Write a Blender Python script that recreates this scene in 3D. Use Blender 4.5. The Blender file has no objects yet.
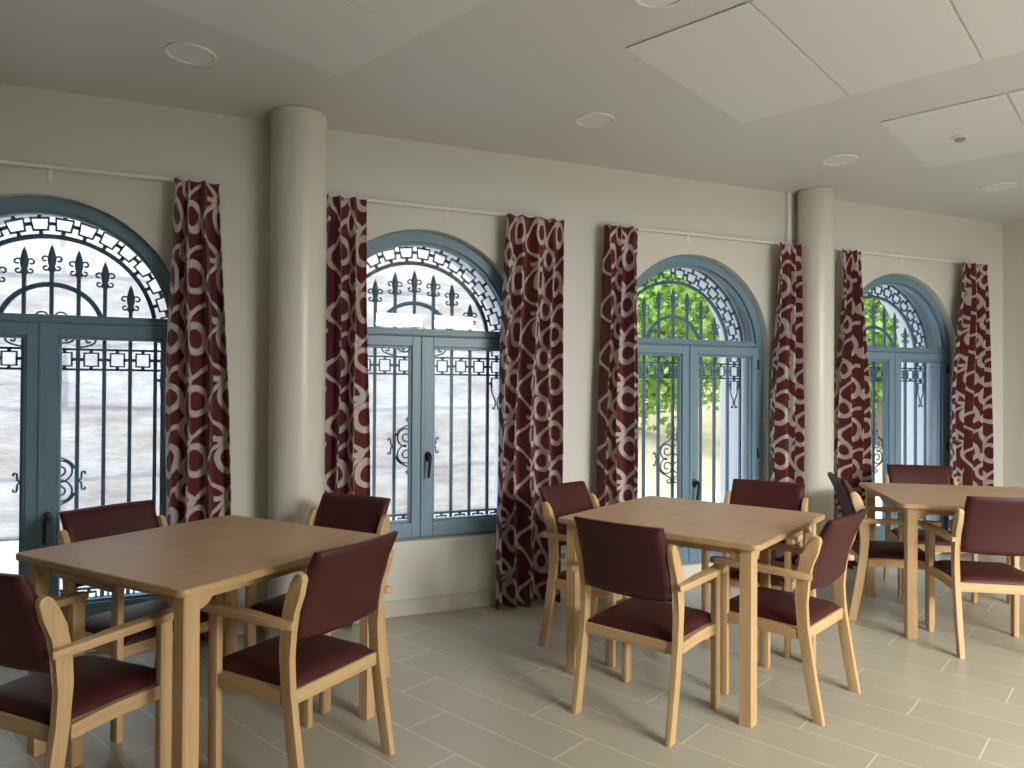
import bpy, bmesh, math, random
from math import sin, cos, pi, radians, sqrt
from mathutils import Vector, Matrix

random.seed(7)
SC = bpy.context.scene
COL = SC.collection

# ------------------------------------------------------------------ basics
D = 4.274          # y of the inner face of the window wall
H = 2.885          # ceiling height
XL, XR, YB = -5.0, 6.486, -2.1
SETBACK = 0.06     # window frames sit this far inside the wall opening
GRILLE_Y = D + 0.27
WALL_T = 0.56
R_OPEN = 0.672
SPRING = 1.68
WIN = [(-0.840, 0.125), (1.172, 0.447), (3.165, 0.125), (5.220, 0.125)]


# ------------------------------------------------------------------ node helpers
def new_mat(name):
    m = bpy.data.materials.new(name)
    m.use_nodes = True
    nt = m.node_tree
    nt.nodes.clear()
    out = nt.nodes.new('ShaderNodeOutputMaterial')
    return m, nt, out


def nd(nt, typ, **kw):
    n = nt.nodes.new(typ)
    for k, v in kw.items():
        if k.startswith('i_'):
            key = k[2:]
            key = int(key) if key.isdigit() else key.replace('_', ' ')
            n.inputs[key].default_value = v
        else:
            setattr(n, k, v)
    return n


def math_n(nt, op, a, b=None, c=None):
    n = nt.nodes.new('ShaderNodeMath')
    n.operation = op
    for i, v in enumerate((a, b, c)):
        if v is None:
            continue
        if isinstance(v, (int, float)):
            n.inputs[i].default_value = v
        else:
            nt.links.new(v, n.inputs[i])
    return n.outputs[0]


def c4(c):
    return (c[0], c[1], c[2], 1.0)


def simple(name, col, rough=0.6, var=0.06, scale=4.0, bump=0.0, bump_scale=60.0, metallic=0.0, spec=0.5, stretch=(1, 1, 1), coat=0.0):
    m, nt, out = new_mat(name)
    p = nd(nt, 'ShaderNodeBsdfPrincipled')
    p.inputs['Roughness'].default_value = rough
    p.inputs['Metallic'].default_value = metallic
    p.inputs['Specular IOR Level'].default_value = spec
    p.inputs['Coat Weight'].default_value = coat
    tc = nd(nt, 'ShaderNodeTexCoord')
    mp = nd(nt, 'ShaderNodeMapping')
    mp.inputs['Scale'].default_value = stretch
    nt.links.new(tc.outputs['Object'], mp.inputs[0])
    nz = nd(nt, 'ShaderNodeTexNoise', i_Scale=scale, i_Detail=5.0, i_Roughness=0.6)
    nt.links.new(mp.outputs[0], nz.inputs['Vector'])
    mx = nd(nt, 'ShaderNodeMix', data_type='RGBA')
    mx.inputs[6].default_value = c4([v * (1 - var) for v in col])
    mx.inputs[7].default_value = c4([min(1, v * (1 + var)) for v in col])
    nt.links.new(nz.outputs['Fac'], mx.inputs[0])
    nt.links.new(mx.outputs[2], p.inputs['Base Color'])
    if bump:
        n2 = nd(nt, 'ShaderNodeTexNoise', i_Scale=bump_scale, i_Detail=4.0)
        nt.links.new(mp.outputs[0], n2.inputs['Vector'])
        b = nd(nt, 'ShaderNodeBump', i_Strength=bump, i_Distance=0.01)
        nt.links.new(n2.outputs['Fac'], b.inputs['Height'])
        nt.links.new(b.outputs[0], p.inputs['Normal'])
    nt.links.new(p.outputs[0], out.inputs[0])
    return m


def wood(name, base, dark, axis, rough=0.42, scale=1.0):
    m, nt, out = new_mat(name)
    p = nd(nt, 'ShaderNodeBsdfPrincipled', i_Roughness=rough)
    tc = nd(nt, 'ShaderNodeTexCoord')
    mp = nd(nt, 'ShaderNodeMapping')
    s = [26 * scale] * 3
    s[axis] = 1.6 * scale
    mp.inputs['Scale'].default_value = s
    nt.links.new(tc.outputs['Object'], mp.inputs[0])
    nz = nd(nt, 'ShaderNodeTexNoise', i_Scale=1.0, i_Detail=6.0, i_Roughness=0.62, i_Distortion=0.6)
    nt.links.new(mp.outputs[0], nz.inputs['Vector'])
    mp2 = nd(nt, 'ShaderNodeMapping')
    s2 = [160 * scale] * 3
    s2[axis] = 5.0 * scale
    mp2.inputs['Scale'].default_value = s2
    nt.links.new(tc.outputs['Object'], mp2.inputs[0])
    n2 = nd(nt, 'ShaderNodeTexNoise', i_Scale=1.0, i_Detail=3.0)
    nt.links.new(mp2.outputs[0], n2.inputs['Vector'])
    f = math_n(nt, 'ADD', math_n(nt, 'MULTIPLY', nz.outputs['Fac'], 0.7), math_n(nt, 'MULTIPLY', n2.outputs['Fac'], 0.3))
    cr = nd(nt, 'ShaderNodeValToRGB')
    cr.color_ramp.elements[0].position = 0.34
    cr.color_ramp.elements[0].color = c4(dark)
    cr.color_ramp.elements[1].position = 0.62
    cr.color_ramp.elements[1].color = c4(base)
    nt.links.new(f, cr.inputs[0])
    nt.links.new(cr.outputs[0], p.inputs['Base Color'])
    b = nd(nt, 'ShaderNodeBump', i_Strength=0.06, i_Distance=0.004)
    nt.links.new(n2.outputs['Fac'], b.inputs['Height'])
    nt.links.new(b.outputs[0], p.inputs['Normal'])
    nt.links.new(p.outputs[0], out.inputs[0])
    return m


def floor_mat():
    m, nt, out = new_mat('plank_tiles')
    p = nd(nt, 'ShaderNodeBsdfPrincipled')
    g = nd(nt, 'ShaderNodeNewGeometry')
    sp = nd(nt, 'ShaderNodeSeparateXYZ')
    nt.links.new(g.outputs['Position'], sp.inputs[0])
    X, Y = sp.outputs[0], sp.outputs[1]
    th = radians(25.6)
    a = math_n(nt, 'ADD', math_n(nt, 'MULTIPLY', X, cos(th)), math_n(nt, 'MULTIPLY', Y, sin(th)))
    b = math_n(nt, 'SUBTRACT', math_n(nt, 'MULTIPLY', X, sin(th)), math_n(nt, 'MULTIPLY', Y, cos(th)))
    W, L = 0.217, 0.88
    ra = math_n(nt, 'DIVIDE', math_n(nt, 'SUBTRACT', a, 2.09), W)
    k = math_n(nt, 'FLOOR', ra)
    fa = math_n(nt, 'SUBTRACT', ra, k)
    rb = math_n(nt, 'DIVIDE', math_n(nt, 'ADD', math_n(nt, 'ADD', b, 1.676), math_n(nt, 'MULTIPLY', k, 0.2945)), L)
    kb = math_n(nt, 'FLOOR', rb)
    fb = math_n(nt, 'SUBTRACT', rb, kb)
    # distance to the joints in metres
    da = math_n(nt, 'MULTIPLY', math_n(nt, 'MINIMUM', fa, math_n(nt, 'SUBTRACT', 1.0, fa)), W)
    db = math_n(nt, 'MULTIPLY', math_n(nt, 'MINIMUM', fb, math_n(nt, 'SUBTRACT', 1.0, fb)), L)
    dmin = math_n(nt, 'MINIMUM', math_n(nt, 'MULTIPLY', da, 1.35), db)
    joint = nd(nt, 'ShaderNodeMapRange', i_1=0.0016, i_2=0.0034, i_3=1.0, i_4=0.0)
    nt.links.new(dmin, joint.inputs[0])
    cmb = nd(nt, 'ShaderNodeCombineXYZ')
    nt.links.new(k, cmb.inputs[0])
    nt.links.new(kb, cmb.inputs[1])
    wn = nd(nt, 'ShaderNodeTexWhiteNoise')
    nt.links.new(cmb.outputs[0], wn.inputs['Vector'])
    nz = nd(nt, 'ShaderNodeTexNoise', i_Scale=3.5, i_Detail=6.0, i_Roughness=0.6)
    nt.links.new(g.outputs['Position'], nz.inputs['Vector'])
    f = math_n(nt, 'ADD', math_n(nt, 'MULTIPLY', wn.outputs['Value'], 0.45), math_n(nt, 'MULTIPLY', nz.outputs['Fac'], 0.55))
    mx = nd(nt, 'ShaderNodeMix', data_type='RGBA')
    mx.inputs[6].default_value = (0.43, 0.405, 0.32, 1)
    mx.inputs[7].default_value = (0.51, 0.48, 0.385, 1)
    nt.links.new(f, mx.inputs[0])
    mj = nd(nt, 'ShaderNodeMix', data_type='RGBA')
    nt.links.new(joint.outputs[0], mj.inputs[0])
    nt.links.new(mx.outputs[2], mj.inputs[6])
    mj.inputs[7].default_value = (0.80, 0.75, 0.63, 1)
    nt.links.new(mj.outputs[2], p.inputs['Base Color'])
    rr = nd(nt, 'ShaderNodeMapRange', i_3=0.26, i_4=0.42)
    nt.links.new(nz.outputs['Fac'], rr.inputs[0])
    nt.links.new(rr.outputs[0], p.inputs['Roughness'])
    n2 = nd(nt, 'ShaderNodeTexNoise', i_Scale=18.0, i_Detail=3.0)
    nt.links.new(g.outputs['Position'], n2.inputs['Vector'])
    h = math_n(nt, 'SUBTRACT', math_n(nt, 'MULTIPLY', n2.outputs['Fac'], 0.25), math_n(nt, 'MULTIPLY', joint.outputs[0], 0.6))
    bp = nd(nt, 'ShaderNodeBump', i_Strength=0.25, i_Distance=0.003)
    nt.links.new(h, bp.inputs['Height'])
    nt.links.new(bp.outputs[0], p.inputs['Normal'])
    nt.links.new(p.outputs[0], out.inputs[0])
    return m


def curtain_mat():
    """burgundy cloth with interlacing pale ribbons, laid out along the unfolded cloth (UV in metres)"""
    m, nt, out = new_mat('ribbon_print_cloth')
    p = nd(nt, 'ShaderNodeBsdfPrincipled', i_Roughness=0.85)
    p.inputs['Sheen Weight'].default_value = 0.15
    uv0 = nd(nt, 'ShaderNodeUVMap')
    uv = nd(nt, 'ShaderNodeVectorMath', operation='MULTIPLY')
    nt.links.new(uv0.outputs[0], uv.inputs[0])
    uv.inputs[1].default_value = (0.64, 0.84, 1.0)
    nz = nd(nt, 'ShaderNodeTexNoise', i_Scale=5.0, i_Detail=1.0)
    nt.links.new(uv.outputs[0], nz.inputs['Vector'])
    sb = nd(nt, 'ShaderNodeVectorMath', operation='SUBTRACT')
    sb.inputs[1].default_value = (0.5, 0.5, 0.5)
    nt.links.new(nz.outputs['Color'], sb.inputs[0])
    sc = nd(nt, 'ShaderNodeVectorMath', operation='SCALE')
    sc.inputs['Scale'].default_value = 0.06
    nt.links.new(sb.outputs[0], sc.inputs[0])
    ad = nd(nt, 'ShaderNodeVectorMath', operation='ADD')
    nt.links.new(uv.outputs[0], ad.inputs[0])
    nt.links.new(sc.outputs[0], ad.inputs[1])
    sp = nd(nt, 'ShaderNodeSeparateXYZ')
    nt.links.new(ad.outputs[0], sp.inputs[0])
    U, V = sp.outputs[0], sp.outputs[1]

    def ribbon(P, Q, amp, ph, off, w, slope=0.0):
        # |distance| from sinuous vertical lines repeated every P metres
        s = math_n(nt, 'SINE', math_n(nt, 'ADD', math_n(nt, 'MULTIPLY', V, 2 * pi / Q), ph))
        x = math_n(nt, 'ADD', math_n(nt, 'ADD', U, off), math_n(nt, 'MULTIPLY', s, amp))
        if slope:
            x = math_n(nt, 'ADD', x, math_n(nt, 'MULTIPLY', V, slope))
        d = math_n(nt, 'PINGPONG', x, P / 2)
        mr = nd(nt, 'ShaderNodeMapRange', i_1=w * 0.82, i_2=w * 1.12, i_3=1.0, i_4=0.0)
        nt.links.new(d, mr.inputs[0])
        return mr.outputs[0]

    r1 = ribbon(0.20, 0.27, 0.058, 0.0, 0.0, 0.0135)

    def bars(P, Q, amp, offu, offv, w, lo, hi):
        # shallow arcs across the cloth, present only over part of each repeat
        sn = math_n(nt, 'SINE', math_n(nt, 'ADD', math_n(nt, 'MULTIPLY', U, 2 * pi / P), offu))
        d = math_n(nt, 'PINGPONG', math_n(nt, 'ADD', math_n(nt, 'ADD', V, offv), math_n(nt, 'MULTIPLY', sn, amp)), Q / 2)
        mr = nd(nt, 'ShaderNodeMapRange', i_1=w * 0.82, i_2=w * 1.12, i_3=1.0, i_4=0.0)
        nt.links.new(d, mr.inputs[0])
        fu = math_n(nt, 'FRACT', math_n(nt, 'DIVIDE', math_n(nt, 'ADD', U, 10.0), P))
        on = math_n(nt, 'MULTIPLY', math_n(nt, 'GREATER_THAN', fu, lo), math_n(nt, 'LESS_THAN', fu, hi))
        return math_n(nt, 'MULTIPLY', mr.outputs[0], on)

    r2 = bars(0.20, 0.27, 0.030, 0.6, 0.05, 0.0120, 0.05, 0.72)

    def loop(P, Q, offu, offv, ru, rv, w):
        cu = math_n(nt, 'PINGPONG', math_n(nt, 'ADD', U, offu), P / 2)
        cv = math_n(nt, 'PINGPONG', math_n(nt, 'ADD', V, offv), Q / 2)
        q = math_n(nt, 'SQRT', math_n(nt, 'ADD', math_n(nt, 'POWER', math_n(nt, 'DIVIDE', cu, ru), 2.0),
                                      math_n(nt, 'POWER', math_n(nt, 'DIVIDE', cv, rv), 2.0)))
        d = math_n(nt, 'MULTIPLY', math_n(nt, 'ABSOLUTE', math_n(nt, 'SUBTRACT', q, 1.0)), min(ru, rv))
        mr = nd(nt, 'ShaderNodeMapRange', i_1=w * 0.8, i_2=w * 1.15, i_3=1.0, i_4=0.0)
        nt.links.new(d, mr.inputs[0])
        return mr.outputs[0]

    l1 = loop(0.40, 0.27, 0.030, 0.035, 0.036, 0.050, 0.0105)
    l2 = loop(0.20, 0.27, 0.118, 0.165, 0.044, 0.058, 0.0115)
    f = math_n(nt, 'MAXIMUM', math_n(nt, 'MAXIMUM', r1, r2), math_n(nt, 'MAXIMUM', l1, l2))
    mx = nd(nt, 'ShaderNodeMix', data_type='RGBA')
    mx.inputs[6].default_value = (0.108, 0.010, 0.017, 1)
    mx.inputs[7].default_value = (0.54, 0.465, 0.44, 1)
    nt.links.new(f, mx.inputs[0])
    wv = nd(nt, 'ShaderNodeTexNoise', i_Scale=420.0, i_Detail=1.0)
    nt.links.new(uv.outputs[0], wv.inputs['Vector'])
    m2 = nd(nt, 'ShaderNodeMix', data_type='RGBA', blend_type='MULTIPLY')
    m2.inputs[0].default_value = 0.25
    nt.links.new(mx.outputs[2], m2.inputs[6])
    nt.links.new(wv.outputs['Color'], m2.inputs[7])
    nt.links.new(mx.outputs[2], p.inputs['Base Color'])
    bp = nd(nt, 'ShaderNodeBump', i_Strength=0.15, i_Distance=0.002)
    nt.links.new(wv.outputs['Fac'], bp.inputs['Height'])
    nt.links.new(bp.outputs[0], p.inputs['Normal'])
    nt.links.new(p.outputs[0], out.inputs[0])
    return m


def glass_mat():
    m, nt, out = new_mat('window_glass')
    tr = nd(nt, 'ShaderNodeBsdfTransparent')
    tr.inputs[0].default_value = (0.93, 0.96, 0.97, 1)
    gl = nd(nt, 'ShaderNodeBsdfGlossy', i_Roughness=0.01)
    lw = nd(nt, 'ShaderNodeLayerWeight', i_Blend=0.5)
    fac = math_n(nt, 'ADD', math_n(nt, 'MULTIPLY', math_n(nt, 'POWER', lw.outputs['Facing'], 4.0), 0.5), 0.020)
    mx = nd(nt, 'ShaderNodeMixShader')
    nt.links.new(fac, mx.inputs[0])
    nt.links.new(tr.outputs[0], mx.inputs[1])
    nt.links.new(gl.outputs[0], mx.inputs[2])
    nt.links.new(mx.outputs[0], out.inputs[0])
    return m


def stone_mat():
    m, nt, out = new_mat('pale_ashlar')
    p = nd(nt, 'ShaderNodeBsdfPrincipled', i_Roughness=0.9)
    tc = nd(nt, 'ShaderNodeTexCoord')
    sp = nd(nt, 'ShaderNodeSeparateXYZ')
    nt.links.new(tc.outputs['Object'], sp.inputs[0])
    cb = nd(nt, 'ShaderNodeCombineXYZ')
    nt.links.new(sp.outputs[0], cb.inputs[0])
    nt.links.new(sp.outputs[2], cb.inputs[1])
    nzd = nd(nt, 'ShaderNodeTexNoise', i_Scale=1.2, i_Detail=3.0)
    nt.links.new(cb.outputs[0], nzd.inputs['Vector'])
    va = nd(nt, 'ShaderNodeVectorMath', operation='MULTIPLY_ADD')
    nt.links.new(nzd.outputs['Color'], va.inputs[0])
    va.inputs[1].default_value = (0.3, 0.16, 0)
    nt.links.new(cb.outputs[0], va.inputs[2])
    br = nd(nt, 'ShaderNodeTexBrick', i_Scale=1.0)
    br.inputs['Color1'].default_value = (0.66, 0.585, 0.535, 1)
    br.inputs['Color2'].default_value = (0.74, 0.70, 0.68, 1)
    br.inputs['Mortar'].default_value = (0.50, 0.46, 0.47, 1)
    br.inputs['Mortar Size'].default_value = 0.03
    br.inputs['Mortar Smooth'].default_value = 0.6
    br.inputs['Brick Width'].default_value = 2.3
    br.inputs['Row Height'].default_value = 0.62
    nt.links.new(va.outputs[0], br.inputs['Vector'])
    nz = nd(nt, 'ShaderNodeTexNoise', i_Scale=1.5, i_Detail=9.0, i_Roughness=0.72)
    st = nd(nt, 'ShaderNodeVectorMath', operation='MULTIPLY')
    nt.links.new(cb.outputs[0], st.inputs[0])
    st.inputs[1].default_value = (0.8, 2.6, 1)
    nt.links.new(st.outputs[0], nz.inputs['Vector'])
    cr = nd(nt, 'ShaderNodeValToRGB')
    cr.color_ramp.elements[0].position = 0.35
    cr.color_ramp.elements[0].color = (0.56, 0.475, 0.45, 1)
    cr.color_ramp.elements[1].position = 0.62
    cr.color_ramp.elements[1].color = (1, 1, 1, 1)
    nt.links.new(nz.outputs['Fac'], cr.inputs[0])
    mu = nd(nt, 'ShaderNodeMix', data_type='RGBA', blend_type='MULTIPLY')
    mu.inputs[0].default_value = 0.95
    nt.links.new(br.outputs['Color'], mu.inputs[6])
    nt.links.new(cr.outputs[0], mu.inputs[7])
    nt.links.new(mu.outputs[2], p.inputs['Base Color'])
    bp = nd(nt, 'ShaderNodeBump', i_Strength=0.8, i_Distance=0.03)
    nt.links.new(nz.outputs['Fac'], bp.inputs['Height'])
    nt.links.new(bp.outputs[0], p.inputs['Normal'])
    nt.links.new(p.outputs[0], out.inputs[0])
    return m


def leaf_mat(name, c1, c2):
    m, nt, out = new_mat(name)
    d = nd(nt, 'ShaderNodeBsdfDiffuse')
    t = nd(nt, 'ShaderNodeBsdfTranslucent')
    g = nd(nt, 'ShaderNodeNewGeometry')
    mx = nd(nt, 'ShaderNodeMix', data_type='RGBA')
    mx.inputs[6].default_value = c4(c1)
    mx.inputs[7].default_value = c4(c2)
    nt.links.new(g.outputs['Random Per Island'], mx.inputs[0])
    nt.links.new(mx.outputs[2], d.inputs[0])
    nt.links.new(mx.outputs[2], t.inputs[0])
    ms = nd(nt, 'ShaderNodeMixShader', i_0=0.5)
    nt.links.new(d.outputs[0], ms.inputs[1])
    nt.links.new(t.outputs[0], ms.inputs[2])
    nt.links.new(ms.outputs[0], out.inputs[0])
    return m


MAT = {
    'wall': simple('cream_paint', (0.735, 0.725, 0.655), 0.55, 0.02, 1.5, 0.04, 120),
    'ceil': simple('ceiling_paint', (0.715, 0.71, 0.705), 0.6, 0.015, 1.0),
    'panel': simple('ceiling_panel_white', (0.80, 0.805, 0.81), 0.6, 0.015, 1.0),
    'panel_edge': simple('panel_edge_grey', (0.70, 0.68, 0.64), 0.6, 0.02, 2.0),
    'column': simple('column_paint', (0.69, 0.675, 0.60), 0.32, 0.015, 1.2),
    'base': simple('skirting_cream', (0.62, 0.60, 0.52), 0.45, 0.03, 2.0),
    'floor': floor_mat(),
    'frame': simple('blue_grey_paint', (0.19, 0.302, 0.385), 0.35, 0.04, 3.0),
    'reveal': simple('shaded_reveal_tint', (0.42, 0.46, 0.46), 0.6, 0.05, 4.0),  # white reveal with its shade put into the colour
    'iron': simple('veil_tinted_iron', (0.095, 0.165, 0.235), 0.45, 0.1, 8.0),  # lightened and blued to stand in for the veil reflected in the glass
    'black': simple('black_plastic', (0.012, 0.012, 0.013), 0.3, 0.05, 10.0),
    'rail': simple('white_rail', (0.90, 0.89, 0.86), 0.4, 0.02, 4.0),
    'lamprim': simple('lamp_rim', (0.88, 0.88, 0.88), 0.4, 0.02, 6.0),
    'white': simple('white_plastic', (0.80, 0.80, 0.78), 0.35, 0.02, 6.0),
    'grey': simple('grey_plastic', (0.35, 0.34, 0.32), 0.4, 0.05, 6.0),
    'cap': simple('beech_cap', (0.42, 0.34, 0.24), 0.4, 0.05, 6.0),
    'dim': simple('bounce_cut_grey', (0.30, 0.28, 0.25), 0.7, 0.03, 2.0),  # for unseen walls, darkened to cut the bounced fill light
    'slot': simple('dark_slot', (0.05, 0.05, 0.05), 0.6, 0.05, 6.0),
    'diff': simple('lamp_diffuser', (0.80, 0.80, 0.80), 0.35, 0.02, 4.0),
    'vinyl': simple('burgundy_vinyl', (0.060, 0.0125, 0.0135), 0.48, 0.10, 9.0, 0.08, 240, spec=0.32),
    'wx': wood('beech_grain_across', (0.60, 0.41, 0.215), (0.49, 0.31, 0.145), 0),
    'wy': wood('beech_grain_along', (0.60, 0.41, 0.215), (0.49, 0.31, 0.145), 1),
    'wz': wood('beech_grain_upright', (0.60, 0.41, 0.215), (0.49, 0.31, 0.145), 2),
    'top': wood('table_laminate', (0.62, 0.40, 0.245), (0.54, 0.34, 0.20), 0, 0.46, 0.8),
    'edge': wood('table_edge_beech', (0.54, 0.355, 0.175), (0.45, 0.28, 0.125), 0, 0.4),
    'cloth': curtain_mat(),
    'glass': glass_mat(),
    'stone': stone_mat(),
    'outwall': simple('white_outer_render', (0.74, 0.74, 0.77), 0.8, 0.04, 3.0, 0.2, 60),
    'paving': simple('pale_paving', (0.55, 0.53, 0.51), 0.85, 0.10, 3.0),
    'earth': simple('dry_earth', (0.50, 0.375, 0.225), 0.95, 0.42, 1.6, 0.6, 20),
    'bark': simple('bark', (0.20, 0.15, 0.10), 0.9, 0.25, 14.0, 0.5, 40),
    'leafA': leaf_mat('fresh_leaves', (0.16, 0.30, 0.05), (0.45, 0.58, 0.15)),
    'leafB': leaf_mat('olive_leaves', (0.16, 0.24, 0.08), (0.40, 0.46, 0.20)),
    'leafC': leaf_mat('dry_leaves', (0.34, 0.26, 0.12), (0.56, 0.48, 0.24)),
}


# ------------------------------------------------------------------ mesh helpers
class MB:
    def __init__(self):
        self.bm = bmesh.new()

    def box(self, x0, x1, y0, y1, z0, z1, bevel=0.0, seg=2, mi=0):
        bm = self.bm
        vs = [bm.verts.new((x, y, z)) for x in (x0, x1) for y in (y0, y1) for z in (z0, z1)]
        idx = [(0, 1, 3, 2), (4, 6, 7, 5), (0, 4, 5, 1), (2, 3, 7, 6), (0, 2, 6, 4), (1, 5, 7, 3)]
        fs = [bm.faces.new([vs[i] for i in f]) for f in idx]
        for f in fs:
            f.material_index = mi
        if bevel:
            es = list({e for f in fs for e in f.edges})
            r = bmesh.ops.bevel(bm, geom=es, offset=bevel, segments=seg, affect='EDGES', profile=0.5)
            for f in r['faces']:
                f.material_index = mi
        return self

    def prism(self, pts, axis, a0, a1, bevel=0.0, seg=2, mi=0):
        """closed 2-D outline extruded along an axis; pts are the two other coordinates in x,y,z order"""
        bm = self.bm

        def co(p, a):
            if axis == 0:
                return (a, p[0], p[1])
            if axis == 1:
                return (p[0], a, p[1])
            return (p[0], p[1], a)
        A = [bm.verts.new(co(p, a0)) for p in pts]
        B = [bm.verts.new(co(p, a1)) for p in pts]
        n = len(pts)
        fs = [bm.faces.new(A), bm.faces.new(list(reversed(B)))]
        for i in range(n):
            j = (i + 1) % n
            fs.append(bm.faces.new([A[i], B[i], B[j], A[j]]))
        for f in fs:
            f.material_index = mi
        if bevel:
            es = list(fs[0].edges) + list(fs[1].edges)
            r = bmesh.ops.bevel(bm, geom=es, offset=bevel, segments=seg, affect='EDGES', profile=0.5)
            for f in r['faces']:
                f.material_index = mi
        return self

    def tube(self, path, r, sides=6, closed=False, flat=None, cap=True):
        """round (or flat: (half width in plane, half depth y)) bar following a path"""
        bm = self.bm
        pts = [Vector(p) for p in path]
        n = len(pts)
        rings = []
        for i, p in enumerate(pts):
            if closed:
                t = pts[(i + 1) % n] - pts[i - 1]
            else:
                t = pts[min(i + 1, n - 1)] - pts[max(i - 1, 0)]
            t.normalize()
            up = Vector((0, 1, 0)) if abs(t.y) < 0.9 else Vector((1, 0, 0))
            b = t.cross(up).normalized()
            up = b.cross(t).normalized()
            rr = r[i] if isinstance(r, (list, tuple)) else r
            ring = []
            if flat:
                w, d = flat
                for sx, sy in ((-1, -1), (1, -1), (1, 1), (-1, 1)):
                    ring.append(bm.verts.new(p + b * (w * sx) + up * (d * sy)))
            else:
                for k in range(sides):
                    a = 2 * pi * k / sides
                    ring.append(bm.verts.new(p + b * (rr * cos(a)) + up * (rr * sin(a))))
            rings.append(ring)
        m = len(rings[0])
        for i in range(n if closed else n - 1):
            A, B = rings[i], rings[(i + 1) % n]
            for k in range(m):
                bm.faces.new([A[k], A[(k + 1) % m], B[(k + 1) % m], B[k]])
        if cap and not closed:
            bm.faces.new(list(reversed(rings[0])))
            bm.faces.new(rings[-1])
        return self

    def lathe(self, prof, cx=0, cy=0, seg=24, axis=2, sx=1.0, sy=1.0):
        """profile of (radius, height) turned about an axis through (cx, cy)"""
        bm = self.bm
        rings = []
        for r, h in prof:
            ring = []
            for k in range(seg):
                a = 2 * pi * k / seg
                u, v = cx + r * sx * cos(a), cy + r * sy * sin(a)
                co = (u, v, h) if axis == 2 else ((u, h, v) if axis == 1 else (h, u, v))
                ring.append(bm.verts.new(co))
            rings.append(ring)
        for A, B in zip(rings, rings[1:]):
            for k in range(seg):
                bm.faces.new([A[k], A[(k + 1) % seg], B[(k + 1) % seg], B[k]])
        bm.faces.new(list(reversed(rings[0])))
        bm.faces.new(rings[-1])
        return self

    def arcband(self, cx, cz, r0, r1, a0, a1, y0, y1, seg=40):
        """flat curved band (part of a ring) in the x-z plane between y0 and y1"""
        bm = self.bm
        P = []
        for i in range(seg + 1):
            a = a0 + (a1 - a0) * i / seg
            P.append([bm.verts.new((cx + r * cos(a), y, cz + r * sin(a))) for r, y in ((r0, y0), (r1, y0), (r1, y1), (r0, y1))])
        for A, B in zip(P, P[1:]):
            for k in range(4):
                bm.faces.new([A[k], A[(k + 1) % 4], B[(k + 1) % 4], B[k]])
        bm.faces.new(P[0])
        bm.faces.new(list(reversed(P[-1])))
        return self

    def quad(self, *pts, mi=0):
        f = self.bm.faces.new([self.bm.verts.new(p) for p in pts])
        f.material_index = mi
        return self

    def build(self, name, mats, parent=None, smooth=False, recalc=True):
        if recalc:
            bmesh.ops.recalc_face_normals(self.bm, faces=self.bm.faces[:])
        me = bpy.data.meshes.new(name)
        self.bm.to_mesh(me)
        self.bm.free()
        if not isinstance(mats, (list, tuple)):
            mats = [mats]
        for m in mats:
            me.materials.append(m)
        if smooth:
            me.shade_smooth()
            try:
                me.set_sharp_from_angle(angle=radians(smooth if smooth is not True else 40))
            except Exception:
                pass
        o = bpy.data.objects.new(name, me)
        COL.objects.link(o)
        if parent:
            o.parent = parent
        return o


def empty(name, loc=(0, 0, 0), rz=0.0):
    o = bpy.data.objects.new(name, None)
    COL.objects.link(o)
    o.location = loc
    o.rotation_euler = (0, 0, rz)
    o.empty_display_size = 0.1
    return o


def tag(o, label, cat, group=None, kind=None):
    o['label'] = label
    o['category'] = cat
    if group:
        o['group'] = group
    if kind:
        o['kind'] = kind
    return o


def struct(o, label=None, cat=None):
    o['kind'] = 'structure'
    if label:
        o['label'] = label
    if cat:
        o['category'] = cat
    return o


def copy_tree(o, parent=None):
    c = o.copy()
    COL.objects.link(c)
    if parent:
        c.parent = parent
    for ch in list(o.children):
        copy_tree(ch, c)
    return c


def arc(cx, cz, r, a0, a1, n, y):
    return [(cx + r * cos(a0 + (a1 - a0) * i / n), y, cz + r * sin(a0 + (a1 - a0) * i / n)) for i in range(n + 1)]


def spiral(cx, cz, r0, r1, a0, a1, n, y):
    out = []
    for i in range(n + 1):
        t = i / n
        r = r0 + (r1 - r0) * t
        a = a0 + (a1 - a0) * t
        out.append((cx + r * cos(a), y, cz + r * sin(a)))
    return out


def bez(p0, p1, p2, p3, n, y):
    out = []
    for i in range(n + 1):
        t = i / n
        q = [(1 - t) ** 3 * a + 3 * (1 - t) ** 2 * t * b + 3 * (1 - t) * t * t * c + t ** 3 * d for a, b, c, d in zip(p0, p1, p2, p3)]
        out.append((q[0], y, q[1]))
    return out


# ------------------------------------------------------------------ room shell
b = MB()
b.box(XL - 0.2, XR + 0.2, YB - 0.2, D, -0.15, 0.0)
floor = struct(b.build('floor', MAT['floor']), 'beige plank tiles laid at an angle to the window wall', 'floor')
b = MB()
b.box(XL - 0.2, XR + 0.2, YB - 0.2, D + 0.02, H, H + 0.2)
struct(b.build('ceiling', MAT['ceil']), 'plain off-white ceiling above the window wall', 'ceiling')


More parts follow.
